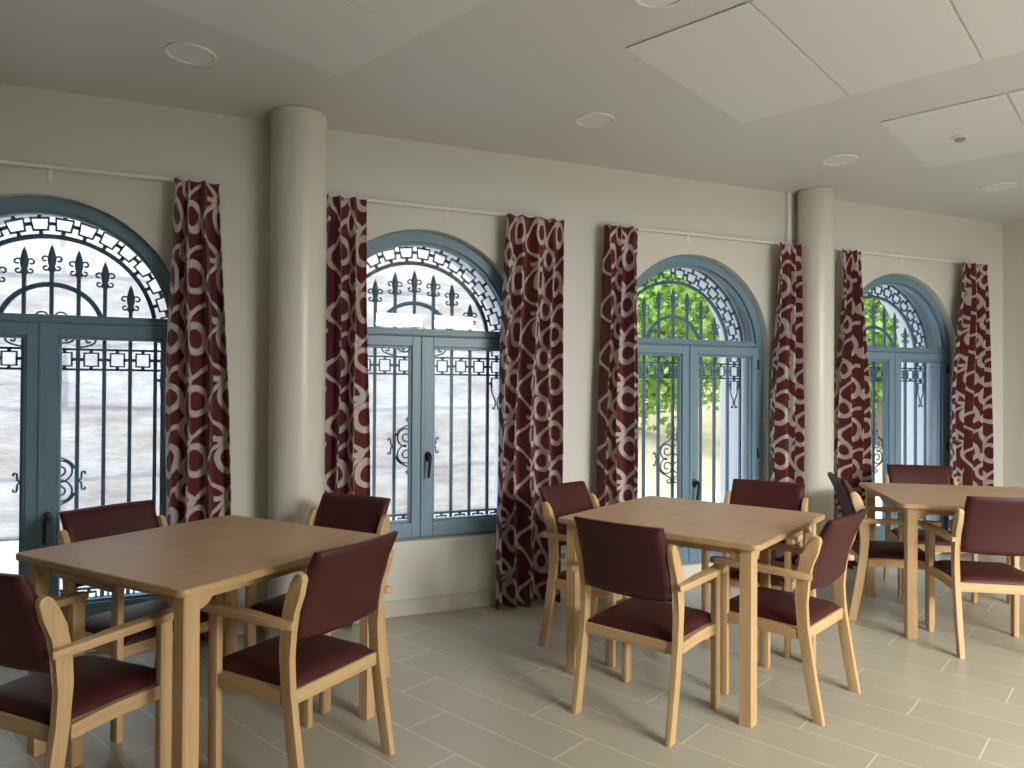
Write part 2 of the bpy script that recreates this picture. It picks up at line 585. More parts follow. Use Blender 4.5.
def window_wall():
    b = MB()
    y0, y1 = D, D + WALL_T
    NS = 48
    xs = [XL - 0.2]
    for xc, zb in WIN:
        xs += [xc - R_OPEN, xc + R_OPEN]
    xs.append(XR + 0.2)
    for y, mi in ((y0, 0), (y1, 2)):
        for i in range(0, len(xs), 2):
            b.quad((xs[i], y, 0), (xs[i + 1], y, 0), (xs[i + 1], y, H + 0.2), (xs[i], y, H + 0.2), mi=mi)
        for xc, zb in WIN:
            b.quad((xc - R_OPEN, y, 0), (xc + R_OPEN, y, 0), (xc + R_OPEN, y, zb), (xc - R_OPEN, y, zb), mi=mi)
            for k in range(NS):
                a, c = pi - pi * k / NS, pi - pi * (k + 1) / NS
                p = (xc + R_OPEN * cos(a), SPRING + R_OPEN * sin(a))
                q = (xc + R_OPEN * cos(c), SPRING + R_OPEN * sin(c))
                b.quad((p[0], y, p[1]), (q[0], y, q[1]), (q[0], y, H + 0.2), (p[0], y, H + 0.2), mi=mi)
    # reveals: cream inside the frame, shade painted in as grey-blue up to the grille, white render beyond it
    for xc, zb in WIN:
        out = [(xc + R_OPEN, zb)] + [(xc + R_OPEN * cos(pi * k / NS), SPRING + R_OPEN * sin(pi * k / NS)) for k in range(NS + 1)] + [(xc - R_OPEN, zb)]
        for ya, yb, mi in ((y0, D + 0.125, 0), (D + 0.125, GRILLE_Y + 0.02, 1), (GRILLE_Y + 0.02, y1, 2)):
            for p, q in zip(out, out[1:]):
                b.quad((p[0], ya, p[1]), (p[0], yb, p[1]), (q[0], yb, q[1]), (q[0], ya, q[1]), mi=mi)
            p, q = out[-1], out[0]
            b.quad((p[0], ya, p[1]), (p[0], yb, p[1]), (q[0], yb, q[1]), (q[0], ya, q[1]), mi=0 if ya < D + .1 else 2)
    bmesh.ops.remove_doubles(b.bm, verts=b.bm.verts[:], dist=1e-5)
    o = b.build('wall_back', [MAT['wall'], MAT['reveal'], MAT['outwall']])
    return struct(o, 'long cream wall pierced by four arched openings', 'wall')


window_wall()
b = MB(); b.box(XR, XR + 0.2, YB - 0.2, D, 0, H)
struct(b.build('wall_right', MAT['wall']), 'cream side wall beyond the farthest curtain', 'wall')
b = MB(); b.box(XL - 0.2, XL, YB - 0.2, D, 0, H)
struct(b.build('wall_left', MAT['dim']), 'unseen side wall, darkened to cut bounced light', 'wall')
# wall behind the viewer, with one wide window opening for the daylight
WX0, WX1, WZ0, WZ1 = 2.2, 4.75, 0.70, 2.55
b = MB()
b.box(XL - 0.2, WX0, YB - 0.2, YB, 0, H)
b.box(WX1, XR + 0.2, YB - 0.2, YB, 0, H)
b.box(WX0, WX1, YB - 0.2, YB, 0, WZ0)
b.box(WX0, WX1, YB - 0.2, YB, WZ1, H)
for k in (1, 2):  # piers added to break up the window's reflection in the panes
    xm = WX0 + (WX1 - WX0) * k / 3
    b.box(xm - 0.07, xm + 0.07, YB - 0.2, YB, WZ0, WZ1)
struct(b.build('wall_front', MAT['dim']), 'unseen wall with one wide window, darkened to cut bounced light', 'wall')

# skirting between the openings
gaps = []
px = XL
for xc, zb in WIN:
    if zb > 0.2:
        continue
    gaps.append((px, xc - R_OPEN)); px = xc + R_OPEN
gaps.append((px, XR))
b = MB()
for a, c in gaps:
    b.box(a, c, D - 0.012, D - 0.0005, 0.0005, 0.10, 0.003, 1)
struct(b.build('baseboard_back', MAT['base']), 'low cream skirting along the window wall', 'skirting')
b = MB(); b.box(XR - 0.012, XR - 0.0005, YB, D - 0.012, 0.0005, 0.10, 0.003, 1)
struct(b.build('baseboard_right', MAT['base']), 'low cream skirting along the side wall', 'skirting')


# ------------------------------------------------------------------ columns
def column(x, y, r, label):
    root = empty('column', (x, y, 0))
    struct(root, label, 'column')
    b = MB()
    b.lathe([(r, 0.0), (r, H - 0.004)], seg=64)
    b.build('shaft', MAT['column'], root, smooth=True)
    b = MB()
    b.lathe([(r + 0.010, 0.0), (r + 0.010, 0.095), (r + 0.006, 0.10), (r + 0.001, 0.10)], seg=64)
    b.build('skirting_ring', MAT['base'], root, smooth=True)
    return root


column(0.405, 4.125, 0.150, 'round cream column between the first and second arched openings')
column(4.172, 4.15, 0.130, 'round cream column between the third and fourth arched openings')
b = MB(); b.box(3.990, 4.026, D - 0.032, D - 0.0005, 2.490, H - 0.004, 0.003, 1)
tag(b.build('cable_trunking', MAT['rail']), 'narrow white vertical cable duct beside the farther round column', 'cable duct')


# ------------------------------------------------------------------ windows and doors
Y0 = D + SETBACK


def glazing(idx, name, label):
    xc, zb = WIN[idx]
    root = struct(empty(name, (xc, Y0, zb)), label, 'door' if name.startswith('door') else 'window')
    dz = -zb
    F = 0.058
    # fixed frame: arch ring, jambs, transom, sill piece
    b = MB()
    R = R_OPEN - 0.002
    b.arcband(0, SPRING + dz, R - F, R, 0, pi, 0.0, 0.07, 64)
    b.arcband(0, SPRING + dz, R - F - 0.022, R - F, 0, pi, 0.018, 0.06, 64)
    b.arcband(0, SPRING + dz, R - F - 0.006, R - F + 0.006, 0, pi, -0.006, 0.0, 64)
    b.box(-R, -R + F, 0.0, 0.07, 0.001, SPRING + dz, 0.003, 1)
    b.box(R - F, R, 0.0, 0.07, 0.001, SPRING + dz, 0.003, 1)
    b.box(-R + F, R - F, 0.0, 0.07, 1.700 + dz, 1.735 + dz, 0.003, 1)
    b.box(-R + F, R - F, -0.008, 0.02, 1.706 + dz, 1.722 + dz, 0.004, 1)
    b.box(-R + F - 0.01, R - F + 0.01, 0.016, 0.06, 1.735 + dz, 1.747 + dz, 0.002, 1)
    b.box(-R + F, R - F, 0.0, 0.07, 0.001, 0.012, 0.002, 1)
    fr = b.build('frame', MAT['frame'], root, smooth=30)
    b = MB()
    seg = 48
    r = R - F - 0.015
    pts = [(r * cos(pi * k / seg), SPRING + dz + r * sin(pi * k / seg)) for k in range(seg + 1)]
    pts = [p for p in pts if p[1] > 1.742 + dz]
    b.prism(pts, 1, 0.036, 0.042)
    pane = b.build('fanlight_pane', MAT['glass'], fr)
    # two leaves
    bot = 0.012
    br = 0.09 if zb > 0.2 else 0.105
    xin, xout, so = 0.003, R - F - 0.003, 0.046
    sc = 0.068
    for s in (-1, 1):
        b = MB()
        ztop = 1.697 + dz

        def bx(u0, u1, y0, y1, z0, z1, bv=0.004):
            b.box(min(s * u0, s * u1), max(s * u0, s * u1), y0, y1, z0, z1, bv, 1)
        yf = -0.012
        bx(xin, sc, yf, 0.045, bot, ztop)
        bx(xout - so, xout, yf, 0.045, bot, ztop)
        bx(sc - 0.002, xout - so + 0.002, yf, 0.045, ztop - 0.062, ztop)
        bx(sc - 0.002, xout - so + 0.002, yf, 0.045, bot, bot + br)
        # glazing bead, stepped back
        g0, g1, h0, h1 = sc - 0.001, xout - so + 0.001, bot + br - 0.001, ztop - 0.061
        w = 0.015
        bx(g0, g0 + w, 0.004, 0.04, h0, h1, 0.003)
        bx(g1 - w, g1, 0.004, 0.04, h0, h1, 0.003)
        bx(g0, g1, 0.004, 0.04, h1 - w, h1, 0.003)
        bx(g0, g1, 0.004, 0.04, h0, h0 + w, 0.003)
        if s > 0:   # cover strip over the meeting edges
            bx(-0.012, 0.010, yf - 0.010, yf + 0.001, bot, ztop, 0.004)
        leaf = b.build('leaf', MAT['frame'], root, smooth=30)
        b = MB()
        b.box(min(s * (g0 + .004), s * (g1 - .004)), max(s * (g0 + .004), s * (g1 - .004)), 0.018, 0.024, h0 + .004, h1 - .004)
        b.build('pane', MAT['glass'], leaf)
        # hinges on the outer edge
        for hz in ((1.57 + dz, 0.90 + dz, 0.30 + dz) if zb < 0.2 else (1.57 + dz, 0.60 + dz)):
            b = MB()
            b.lathe([(0.007, hz - 0.035), (0.009, hz - 0.03), (0.009, hz + 0.03), (0.007, hz + 0.035)], cx=s * (xout + 0.004), cy=yf - 0.006, seg=10)
            b.build('hinge', MAT['black'], leaf, smooth=True)
        if s > 0:
            hz = (0.955 if zb > 0.2 else 0.70) + dz
            b = MB()
            hx = 0.034
            b.lathe([(0.017, yf - 0.0005), (0.019, yf - 0.004), (0.017, yf - 0.012), (0.010, yf - 0.016)], cx=hx, cy=hz, seg=20, axis=1, sy=1.7)
            path = [(hx, yf - 0.012, hz + 0.012), (hx, yf - 0.04, hz + 0.014), (hx, yf - 0.055, hz + 0.004), (hx - 0.002, yf - 0.058, hz - 0.03),
                    (hx - 0.004, yf - 0.052, hz - 0.075), (hx - 0.006, yf - 0.046, hz - 0.115), (hx - 0.007, yf - 0.040, hz - 0.13)]
            b.tube(path, [0.010, 0.011, 0.0115, 0.0105, 0.010, 0.009, 0.006], sides=10)
            b.build('handle', MAT['black'], leaf, smooth=True)
    return root


glazing(0, 'door_1', 'arched blue-grey glazed double door, the one farthest left')
glazing(1, 'window_1', 'arched blue-grey casement window with a low sill, the only one not reaching the floor')
glazing(2, 'door_2', 'arched blue-grey glazed double door behind the middle table')
glazing(3, 'door_3', 'arched blue-grey glazed double door behind the farthest table')


# ------------------------------------------------------------------ wrought-iron grilles
P = 0.127   # bar pitch


def grille(idx, label):
    xc, zb = WIN[idx]
    root = empty('window_grille', (xc, GRILLE_Y, 0))
    tag(root, label, 'window grille', 'wrought-iron grilles outside the arched openings')
    z0 = zb + 0.002
    tips = {0: 2.143, 1: 2.122, 2: 2.068, 3: 1.945}
    fz0, fz1 = 1.468, 1.578
    hb = 0.0092
    for k in range(-5, 6):
        x = k * P
        b = MB()
        if abs(k) <= 3:
            b.box(x - hb, x + hb, -hb, hb, z0, tips[abs(k)] - 0.15)
        elif abs(k) == 4:
            b.box(x - hb, x + hb, -hb, hb, z0, SPRING + 0.02)
        else:
            b.box(x - 0.006 * (1 if k > 0 else -1) - 0.006, x - 0.006 * (1 if k > 0 else -1) + 0.006, -hb, hb, z0, SPRING)
        bar = b.build('bar', MAT['iron'], root)
        if abs(k) <= 3:
            zt = tips[abs(k)]
            b = MB()
            b.lathe([(0.0095, zt - 0.152), (0.019, zt - 0.140), (0.019, zt - 0.128), (0.014, zt - 0.120), (0.019, zt - 0.10),
                     (0.021, zt - 0.078), (0.017, zt - 0.05), (0.010, zt - 0.022), (0.001, zt)], cx=x, cy=0, seg=10, sy=0.6)
            b.build('spearhead', MAT['iron'], bar, smooth=50)
            for s in (-1, 1):
                a0 = pi if s > 0 else 0.0
                for zc, rr in ((zt - 0.080, 0.0175), (zt - 0.126, 0.0145)):
                    c = x + s * (0.014 + rr)
                    up = 1 if zc > zt - 0.1 else -1
                    b = MB()
                    b.tube(spiral(c, zc, rr * 1.12, rr * 0.45, a0, a0 - s * up * pi * 1.75, 16, 0), 0.0052, 5)
                    b.build('curl', MAT['iron'], bar, smooth=60)
    # arched band of linked blocks
    b = MB()
    ri, ro = 0.507, 0.650
    n = 64
    b.tube(arc(0, SPRING, ri, 0, pi, n, 0), 0, flat=(0.0115, hb))
    b.build('arch_ring', MAT['iron'], root)
    b = MB()
    b.tube(arc(0, SPRING, ro, 0, pi, n, 0), 0, flat=(0.007, hb))
    b.build('arch_ring', MAT['iron'], root)
    da = pi / 16
    for i in range(16):
        a = (i + 0.5) * da
        b = MB()
        q0, q1 = 0.541, 0.606
        w0, w1 = 0.0345, 0.0425
        ca, sa = cos(a), sin(a)

        def at(r, t):
            return (r * ca - t * sa, 0, SPRING + r * sa + t * ca)
        b.tube([at(q0, -w0), at(q0, w0), at(q1, w1), at(q1, -w1)], 0, closed=True, flat=(0.0062, 0.007))
        b.tube([at(ri, 0), at(q0, 0)], 0, flat=(0.009, 0.007))
        b.tube([at(q1, 0), at(ro, 0)], 0, flat=(0.009, 0.007))
        rm = 0.574
        for sg in (-1, 1):
            if (i == 0 and sg < 0) or (i == 15 and sg > 0):
                t1 = 0.05
            else:
                t1 = rm * math.tan(da / 2)
            b.tube([at(rm, sg * 0.039), at(rm, sg * t1)], 0, flat=(0.009, 0.007))
        b.build('arch_block', MAT['iron'], root)
    b = MB()
    b.tube(arc(0, SPRING, 0.247, 0, pi, 36, 0), 0, flat=(0.0125, 0.007))
    b.build('inner_arch', MAT['iron'], root)

    # frieze of linked squares below the transom
    def squares(zc, half, gaps, hx=0.034, hz=0.036, bottom=True):
        for g in gaps:
            b = MB()
            x = (g + 0.5) * P
            b.tube([(x - hx, 0, zc - hz), (x + hx, 0, zc - hz), (x + hx, 0, zc + hz), (x - hx, 0, zc + hz)], 0, closed=True, flat=(0.0055, 0.007))
            for sg in (-1, 1):
                b.tube([(x + sg * hx, 0, zc), (x + sg * (P / 2 - 0.004), 0, zc)], 0, flat=(0.008, 0.007))
                if sg > 0 or bottom:
                    b.tube([(x, 0, zc + sg * hz), (x, 0, zc + sg * half)], 0, flat=(0.008, 0.007))
            b.build('square_link', MAT['iron'], root)

    def crossbar(z):
        b = MB()
        b.box(-5 * P, 5 * P, -0.007, 0.007, z - 0.006, z + 0.006)
        b.build('crossbar', MAT['iron'], root)
    crossbar(fz0)
    crossbar(fz1)
    squares((fz0 + fz1) / 2, 0.055, range(-5, 5))
    # side drops in the two outer gaps
    for g, sgn in ((-5, -1), (4, 1)):
        squares(1.634, 0.056, [g])
        b = MB()
        x = (g + 0.5) * P
        zc = 1.412
        b.tube([(x - 0.034, 0, zc - 0.030), (x - 0.034, 0, zc + 0.036), (x + 0.034, 0, zc + 0.036), (x + 0.034, 0, zc - 0.030)], 0, flat=(0.0055, 0.007))
        for s in (-1, 1):
            b.tube([(x + s * 0.034, 0, zc), (x + s * 0.06, 0, zc)], 0, flat=(0.008, 0.007))
            b.tube(bez((x + s * 0.034, zc - 0.03), (x + s * 0.036, zc - 0.09), (x - s * 0.010, zc - 0.10), (x + s * 0.012, zc - 0.165), 14, 0) +
                   spiral(x + s * 0.020, zc - 0.165, 0.010, 0.004, pi if s > 0 else 0, (pi + 4.2) if s > 0 else -4.2, 8, 0), 0.0055, 5)
        b.tube([(x, 0, zc + 0.036), (x, 0, fz0)], 0, flat=(0.008, 0.007))
        b.build('side_drop', MAT['iron'], root)
    # lyre scrolls above the frieze
    def scroll(path, r=0.0055):
        b = MB()
        b.tube(path, r, 6)
        b.build('scroll', MAT['iron'], root, smooth=60)
    for s in (-1, 1):
        scroll(arc(s * 0.0635, 1.668, 0.056, pi, 2 * pi, 18, 0), 0.006)
        scroll(spiral(s * 0.0635, 1.655, 0.030, 0.010, -pi / 2, -pi / 2 + s * 2 * pi * 1.2, 24, 0))
        scroll(bez((s * (P + 0.008), 1.59), (s * (P + 0.10), 1.60), (s * (P + 0.10), 1.65), (s * (P + 0.05), 1.640), 14, 0) +
               spiral(s * (P + 0.05), 1.625, 0.015, 0.006, pi / 2, pi / 2 + s * 4.6, 12, 0))
        scroll(arc(s * 0.045, 1.748, 0.030, 0, pi, 14, 0), 0.005)
    # heart scroll at lock height, both sides of the middle bar
    zc = 1.005 if zb > 0.2 else 0.86
    for s in (-1, 1):
        for m in (-1, 1):
            cx, cz = s * 0.047, 0.060
            path = []
            for i in range(41):
                t = i / 40
                r = 0.066 * (1 - t) + 0.013 * t
                ang = (-pi / 2) + t * 2 * pi * 1.6 * s
                path.append((cx + r * cos(ang), 0, zc + m * (cz + r * sin(ang))))
            scroll(path)
            q = bez((s * 0.113, 0.065), (s * 0.110, 0.125), (s * 0.025, 0.120), (s * 0.012, 0.158), 14, 0)
            cur = spiral(s * 0.034, 0.166, 0.022, 0.006, pi + 0.4 if s > 0 else -0.4, (pi + 0.4 - 5.8) if s > 0 else (-0.4 + 5.8), 20, 0)
            scroll([(x, y, zc + m * v) for x, y, v in q + cur])
            x = s * (P + 0.009)
            scroll([(x, 0, zc), (x + s * 0.012, 0, zc + m * 0.012), (x + s * 0.014, 0, zc + m * 0.040)] +
                   spiral(x + s * 0.025, zc + m * 0.041, 0.011, 0.004, pi if s > 0 else 0, (pi if s > 0 else 0) - s * m * 4.4, 10, 0))
    # lower frieze
    zl = zb + (0.06 if zb > 0.2 else 0.085)
    za = zl + 0.055
    crossbar(zl)
    crossbar(za)
    for g in range(-5, 5):
        x = (g + 0.5) * P
        b = MB()
        b.tube([(x - 0.034, 0, zl), (x - 0.034, 0, zl + 0.034), (x + 0.034, 0, zl + 0.034), (x + 0.034, 0, zl)], 0, flat=(0.0055, 0.007))
        b.tube([(x, 0, zl + 0.034), (x, 0, za)], 0, flat=(0.008, 0.007))
        b.build('square_link', MAT['iron'], root)
    return root


grille(0, 'dark wrought-iron grille with spearheads outside the leftmost arched door')
grille(1, 'dark wrought-iron grille with spearheads outside the low-silled casement window')
grille(2, 'dark wrought-iron grille with spearheads outside the door behind the middle table')
grille(3, 'dark wrought-iron grille with spearheads outside the farthest arched door')


# ------------------------------------------------------------------ curtains and rails
RAIL_Y, RAIL_Z = D - 0.085, 2.462


def curtain(name_label, x0t, x1t, x0b, x1b, folds, seed, ztop=2.470, zbot=0.012):
    """x0t..x1t at the heading, x0b..x1b at mid height and below"""
    rnd = random.Random(seed)
    NU, NV = 150, 70
    wt, wb = x1t - x0t, x1b - x0b
    ph = [rnd.uniform(-0.5, 0.5) for _ in range(4)]
    bm = bmesh.new()
    uvl = bm.loops.layers.uv.new('UVMap')
    grid = []
    for j in range(NV + 1):
        v = j / NV
        z = ztop + (zbot - ztop) * v
        e = min(1.0, v / 0.55)
        e = e * e * (3 - 2 * e)
        xa = x0t + (x0b - x0t) * e
        xb = x1t + (x1b - x1t) * e
        head = max(0.0, 1 - v / 0.035)
        amp = 0.030 + 0.026 * min(1, v / 0.30)
        row = []
        for i in range(NU + 1):
            u = i / NU
            uu = u + 0.035 * sin(2 * pi * (u * 1.3 + ph[0])) * (0.4 + 0.6 * v)
            t = 2 * pi * folds * uu + ph[1] + 0.5 * sin(2.2 * v + ph[2])
            y = -amp * (0.75 * sin(t) + 0.28 * sin(2 * t + ph[3] * 4) + 0.22 * sin(0.53 * t + 3 * v + ph[2] * 6))
            # pinch pleats under the heading
            pin = math.exp(-((v - 0.045) / 0.03) ** 2)
            y *= 1 - 0.5 * pin - 0.35 * head
            x = xa + (xb - xa) * u + 0.010 * cos(t) * (0.5 + v)
            edge = 0.006 * sin(9 * v + 6 * u + seed)
            row.append(bm.verts.new((x + edge, RAIL_Y - 0.026 + y, z + 0.0025 * sin(t) * head)))
        grid.append(row)
    # unfolded cloth coordinate: arc length measured across the lower half
    ref = grid[int(NV * 0.6)]
    cum = [0.0]
    for i in range(NU):
        cum.append(cum[-1] + (ref[i + 1].co - ref[i].co).length)
    for j in range(NV):
        for i in range(NU):
            f = bm.faces.new([grid[j][i], grid[j + 1][i], grid[j + 1][i + 1], grid[j][i + 1]])
            f.smooth = True
            for lp, (a, c) in zip(f.loops, ((i, j), (i, j + 1), (i + 1, j + 1), (i + 1, j))):
                lp[uvl].uv = (cum[a] + seed * 0.37, (1 - c / NV) * (ztop - zbot) + seed * 0.11)
    me = bpy.data.meshes.new('curtain')
    bm.to_mesh(me)
    bm.free()
    me.materials.append(MAT['cloth'])
    o = bpy.data.objects.new('curtain', me)
    COL.objects.link(o)
    md = o.modifiers.new('thickness', 'SOLIDIFY')
    md.thickness = 0.003
    tag(o, name_label, 'curtain', 'burgundy curtains with pale looping ribbons')
    return o


CURT = [
    ('burgundy ribbon-print curtain to the left of the nearer round column', -0.235, -0.015, -0.262, 0.052, 3, 1),
    ('burgundy ribbon-print curtain just right of the nearer round column', 0.545, 0.775, 0.520, 0.800, 3, 2),
    ('wide burgundy ribbon-print curtain right of the low-silled window, reaching the floor', 1.655, 2.050, 1.595, 2.020, 4, 3),
    ('burgundy ribbon-print curtain on the left side of the door behind the middle table', 2.365, 2.620, 2.312, 2.622, 3, 4),
    ('narrow burgundy ribbon-print curtain just left of the farther round column', 3.835, 4.040, 3.770, 4.040, 3, 5),
    ('burgundy ribbon-print curtain just right of the farther round column', 4.445, 4.650, 4.345, 4.735, 3, 6),
    ('burgundy ribbon-print curtain nearest the side wall, the farthest of all', 5.800, 6.100, 5.640, 6.110, 4, 8),
]
for lab, a, c, d, e, n, sd in CURT:
    curtain(lab, a, c, d, e, n, sd)


def rail(x0, x1, brackets, label):
    x0 += 0.03
    x1 -= 0.035
    root = tag(empty('curtain_rail', ((x0 + x1) / 2, RAIL_Y + 0.052, RAIL_Z + 0.008)), label, 'curtain rail', 'white curtain rails over the arched openings')
    m = (x0 + x1) / 2
    b = MB()
    b.box(x0 - m, x1 - m, -0.012, 0.012, 0.004, 0.022, 0.003, 1)
    b.build('track', MAT['rail'], root)
    for s in (x0 - m, x1 - m):
        b = MB(); b.box(s - 0.006, s + 0.006, -0.014, 0.014, 0.002, 0.024, 0.003, 1)
        b.build('end_cap', MAT['rail'], root)
    for bx_ in brackets:
        u = bx_ - m
        b = MB()
        b.box(u - 0.010, u + 0.010, -0.005, D - RAIL_Y - 0.0525, 0.022, 0.030, 0.001, 1)
        b.box(u - 0.013, u + 0.013, D - RAIL_Y - 0.058, D - RAIL_Y - 0.0525, -0.045, 0.034, 0.002, 1)
        b.build('bracket', MAT['rail'], root)
    return root


rail(-1.70, 0.0, (-1.5, -0.80, -0.10), 'white curtain rail over the leftmost arched door')
rail(0.53, 2.08, (0.66, 1.30, 1.95), 'white curtain rail over the low-silled arched window')
rail(2.345, 4.045, (2.50, 3.10, 3.95), 'white curtain rail over the door behind the middle table')
rail(4.43, 6.12, (4.55, 5.22, 6.02), 'white curtain rail over the farthest arched door')


# ------------------------------------------------------------------ ceiling panels, lamps, detector
PA = radians(25.3)
UA = Vector((cos(PA), sin(PA)))
UB = Vector((-sin(PA), cos(PA)))


def ceiling_panel(corner, la, lb, sa, sb, label):
    """corner (x, y); extends sa*la along UA and sb*lb along UB"""
    c = Vector(corner) + UA * (sa * la / 2) + UB * (sb * lb / 2)
    root = tag(empty('ceiling_panel', (c.x, c.y, H), PA), label, 'ceiling panel', 'flat white ceiling panels')
    b = MB()
    b.box(-la / 2, la / 2, -lb / 2, lb / 2, -0.008, -0.003, 0.0015, 1)
    b.build('board', MAT['panel'], root)
    b = MB()
    b.box(-la / 2 + 0.02, la / 2 - 0.02, -lb / 2 - 0.003, lb / 2 + 0.003, -0.003, -0.0005)
    b.build('backing_frame', MAT['panel_edge'], root)
    return root


G = 0.009
ceiling_panel((0.530, 3.506), 1.18, 0.585, -1, -1, 'white ceiling panel nearest the first round column')
q = Vector((0.530, 3.506)) - UB * (0.585 + G)
ceiling_panel(q, 1.18, 0.585, -1, -1, 'white ceiling panel next to the one nearest the first column, cut by the top edge')
p2 = Vector((1.649, 2.737))
ceiling_panel(p2, 1.184, 0.566, 1, -1, 'white ceiling panel nearest the window wall in the long right-hand row')
ceiling_panel(p2 - UB * 0.577, 1.184, 0.566, 1, -1, 'second white ceiling panel from the windows in the long right-hand row')
ceiling_panel(p2 - UB * 1.154, 1.184, 0.566, 1, -1, 'third white ceiling panel from the windows, at the top right corner')
p3 = Vector((3.418, 2.934))
ceiling_panel(p3, 1.09, 0.585, 1, -1, 'white ceiling panel carrying the small round detector')
ceiling_panel(p3 - UB * 0.596, 1.09, 0.585, 1, -1, 'white ceiling panel past the detector, cut by the right edge')

LAMPS = [(-0.127, 3.55, 'round recessed ceiling lamp above the leftmost arched door'),
         (1.938, 3.533, 'round recessed ceiling lamp above the low-silled window'),
         (3.743, 3.518, 'round recessed ceiling lamp just before the farther round column'),
         (5.309, 3.520, 'round recessed ceiling lamp above the farthest arched door'),
         (1.545, 2.300, 'round recessed ceiling lamp at the top edge, beside the right-hand panels')]
for x, y, lab in LAMPS:
    root = tag(empty('downlight', (x, y, H)), lab, 'ceiling lamp', 'unlit round downlights')
    r = 0.108
    b = MB()
    pr = [(r - 0.012, -0.0005), (r, -0.0005), (r, -0.004), (r - 0.003, -0.009), (r - 0.010, -0.008), (r - 0.012, -0.003)]
    bm = b.bm
    seg = 48
    rings = [[bm.verts.new((rr * cos(2 * pi * k / seg), rr * sin(2 * pi * k / seg), h)) for k in range(seg)] for rr, h in pr]
    for A, B in zip(rings, rings[1:] + rings[:1]):
        for k in range(seg):
            bm.faces.new([A[k], A[(k + 1) % seg], B[(k + 1) % seg], B[k]])
    b.build('rim', MAT['lamprim'], root, smooth=True)
    b = MB()
    b.lathe([(r - 0.0125, -0.0005), (r - 0.0125, -0.002), (r - 0.05, -0.004), (0.002, -0.0045)], seg=48)
    b.build('diffuser', MAT['diff'], root, smooth=True)

det = tag(empty('smoke_detector', (4.036, 2.91, H - 0.008)), 'small round detector on the ceiling panel at the right', 'smoke detector')
b = MB(); b.lathe([(0.042, -0.0002), (0.045, -0.004), (0.044, -0.010), (0.036, -0.014)], seg=36)
b.build('base', MAT['white'], det, smooth=True)
b = MB(); b.lathe([(0.030, -0.014), (0.030, -0.020), (0.024, -0.026), (0.004, -0.028)], seg=36)
b.build('sensor_cap', MAT['grey'], det, smooth=True)

# ------------------------------------------------------------------ small wall fittings
sk = tag(empty('wall_socket', (2.112, D - 0.0005, 0.275)), 'white wall socket between the wide curtain and the middle table', 'wall socket')
b = MB(); b.box(-0.040, 0.040, -0.010, 0, -0.040, 0.040, 0.004, 2)
b.build('cover_plate', MAT['white'], sk)
b = MB(); b.lathe([(0.020, -0.0102), (0.020, -0.0115), (0.017, -0.0105), (0.003, -0.0104)], axis=1, seg=24)
b.build('socket_ring', MAT['grey'], sk, smooth=True)
r0 = tag(empty('cable_grommet', (2.385, D - 0.0125, 0.052)), 'small dark round cable grommet in the skirting behind the middle table', 'cable grommet')
b = MB(); b.lathe([(0.034, 0.0), (0.036, -0.006), (0.030, -0.012), (0.016, -0.014)], axis=1, seg=28)
b.build('rim', MAT['grey'], r0, smooth=True)
b = MB(); b.lathe([(0.012, -0.0142), (0.012, -0.018), (0.004, -0.020)], axis=1, seg=20)
b.build('plug', MAT['slot'], r0, smooth=True)


# ------------------------------------------------------------------ dining tables
TA, TB, TZ = 0.985, 0.976, 0.752


